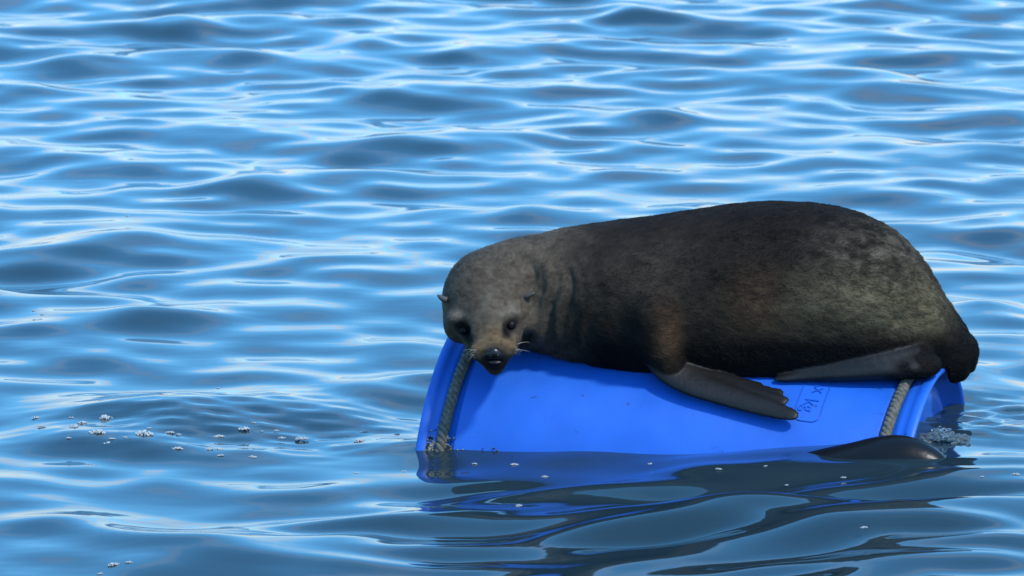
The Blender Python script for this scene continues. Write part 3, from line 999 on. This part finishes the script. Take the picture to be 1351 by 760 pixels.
B.inputs['Base Color'].default_value = (0.006, 0.0055, 0.0055, 1); B.inputs['Roughness'].default_value = 0.32; B.inputs['Specular IOR Level'].default_value = 0.2
tc = N.new('ShaderNodeTexCoord'); n1 = N.new('ShaderNodeTexNoise'); n1.inputs['Scale'].default_value = 45
K.new(tc.outputs['Object'], n1.inputs['Vector'])
bp = N.new('ShaderNodeBump'); bp.inputs['Strength'].default_value = 0.25; bp.inputs['Distance'].default_value = 0.004
K.new(n1.outputs['Fac'], bp.inputs['Height']); K.new(bp.outputs[0], B.inputs['Normal'])
flp = obj('flipper', mesh_from('flipper', fv, ff.tolist() + cl), m_fl)
flp['label'] = 'glossy wet black flipper breaking the water surface alongside the drum'
flp['category'] = 'flipper'

# ------------------------------------------------------------------ foam
m_foam, N, K, B = material('foam')
B.inputs['Base Color'].default_value = (0.72, 0.72, 0.70, 1); B.inputs['Roughness'].default_value = 0.25
B.inputs['Subsurface Weight'].default_value = 0.0
tc = N.new('ShaderNodeTexCoord'); n1 = N.new('ShaderNodeTexNoise'); n1.inputs['Scale'].default_value = 260
K.new(tc.outputs['Object'], n1.inputs['Vector'])
rp = N.new('ShaderNodeValToRGB')
rp.color_ramp.elements[0].position = 0.35; rp.color_ramp.elements[0].color = (0.16, 0.17, 0.17, 1)
rp.color_ramp.elements[1].position = 0.6; rp.color_ramp.elements[1].color = (0.50, 0.49, 0.45, 1)
K.new(n1.outputs['Fac'], rp.inputs[0]); K.new(rp.outputs[0], B.inputs['Base Color'])
def foam_mesh(seed):
    r_ = np.random.default_rng(seed)
    v, f = [], []
    for k in range(64):
        a = r_.uniform(0, 2 * math.pi); d = math.sqrt(r_.random())
        r = r_.uniform(0.07, 0.20) * (1.15 - 0.6 * d)
        c = np.array([d * math.cos(a), 0.55 * d * math.sin(a), 0.34 * (1 - d * d) * r_.uniform(0.0, 1) + 0.0])
        sv_, sf = uvsphere(c, r, 8, 6)
        o = len(v); v += list(sv_); f += [tuple(i + o for i in q_) for q_ in sf]
    return mesh_from('foam_clump', np.array(v), f)
fm = [foam_mesh(s) for s in range(5)]
for m_ in fm: m_.materials.append(m_foam)
FOAM = [(140, 552, 11), (109, 558, 8), (98, 563, 7), (55, 563, 7), (47, 551, 6), (128, 571, 12), (191, 573, 15), (144, 588, 13), (148, 579, 5), (94, 551, 4),
        (91, 578, 4), (165, 577, 4), (197, 565, 4), (224, 571, 7), (236, 573, 4), (234, 592, 8), (289, 576, 8), (276, 593, 6), (290, 593, 7), (291, 601, 5),
        (152, 545, 5), (164, 548, 4), (322, 566, 9), (335, 558, 4), (278, 560, 4), (298, 565, 4), (365, 568, 4), (372, 578, 6), (398, 579, 10), (345, 569, 3),
        (474, 582, 8), (480, 570, 6), (455, 579, 3), (524, 573, 4), (334, 603, 6), (626, 612, 4), (679, 613, 6), (719, 629, 5), (722, 590, 5), (927, 582, 14),
        (905, 584, 5), (1030, 590, 7), (858, 612, 4), (948, 619, 5), (1113, 630, 4), (1010, 615, 3), (685, 667, 5), (892, 662, 4), (533, 622, 4), (470, 624, 4),
        (150, 745, 8), (170, 742, 5), (132, 757, 4), (1340, 626, 6), (1296, 629, 3), (955, 685, 4), (1140, 696, 5), (288, 512, 3), (45, 410, 4), (56, 415, 4), (168, 285, 4), (104, 240, 3), (1038, 640, 3), (800, 700, 3)]
for k, (px, py, hw_) in enumerate(FOAM):
    p = on_water(px, py)
    for _ in range(6):
        p = on_water(px, py, float(wave_z(p[0], p[1])[0]))
    o = bpy.data.objects.new('foam_clump', fm[k % 5]); COL.objects.link(o)
    s_ = 0.95 * hw_ / 785.0
    o.location = p; o.scale = (s_, s_ * 1.1, s_ * (1.1 if hw_ > 10 else 0.9))
    o.rotation_euler = (0, 0, rng.uniform(-0.5, 0.5) + (math.pi if k % 2 else 0))
    if hw_ >= 10 and px < 545:
        o['label'] = 'thick domed lump of pale foam among smaller clumps beside the drum'
        o['group'] = 'thick foam lumps on open water'
    elif px < 545:
        o['label'] = 'small clump of pale foam bubbles floating on open water beside the drum'
        o['group'] = 'foam clumps on open water'
    else:
        o['label'] = 'small clump of pale foam bubbles floating in the drum\'s reflection'
        o['group'] = 'foam clumps in front of the drum'
    o['category'] = 'foam'

# splash at the drum's open end: a lumpy little crest of clear water with bubbles
m_spl, N, K, B = material('splash_water')
B.inputs['Base Color'].default_value = (0.6, 0.66, 0.66, 1); B.inputs['Roughness'].default_value = 0.05; B.inputs['IOR'].default_value = 1.33; B.inputs['Transmission Weight'].default_value = 0.92
v, f = [], []
r_ = np.random.default_rng(5)
for k in range(260):
    t = r_.random()
    px = 1212 + 66 * t
    c = on_water(px, 590 + r_.normal(0, 2.5), 0.03)
    c[2] = float(wave_z(c[0], c[1])[0]) - 0.003 + 0.017 * math.exp(-((px - 1240) / 15) ** 2) * r_.random() ** 0.6 + 0.005 * r_.random()
    sv_, sf = uvsphere(c, r_.uniform(0.001, 0.0042) * np.array([1.4, 1.2, 0.8]), 8, 6)
    o_ = len(v); v += list(sv_); f += [tuple(i + o_ for i in q_) for q_ in sf]
spl = obj('splash', mesh_from('splash', np.array(v), f), m_spl)
spl['kind'] = 'stuff'; spl['label'] = 'small splash of bubbly water at the drum\'s open end'; spl['category'] = 'splash'
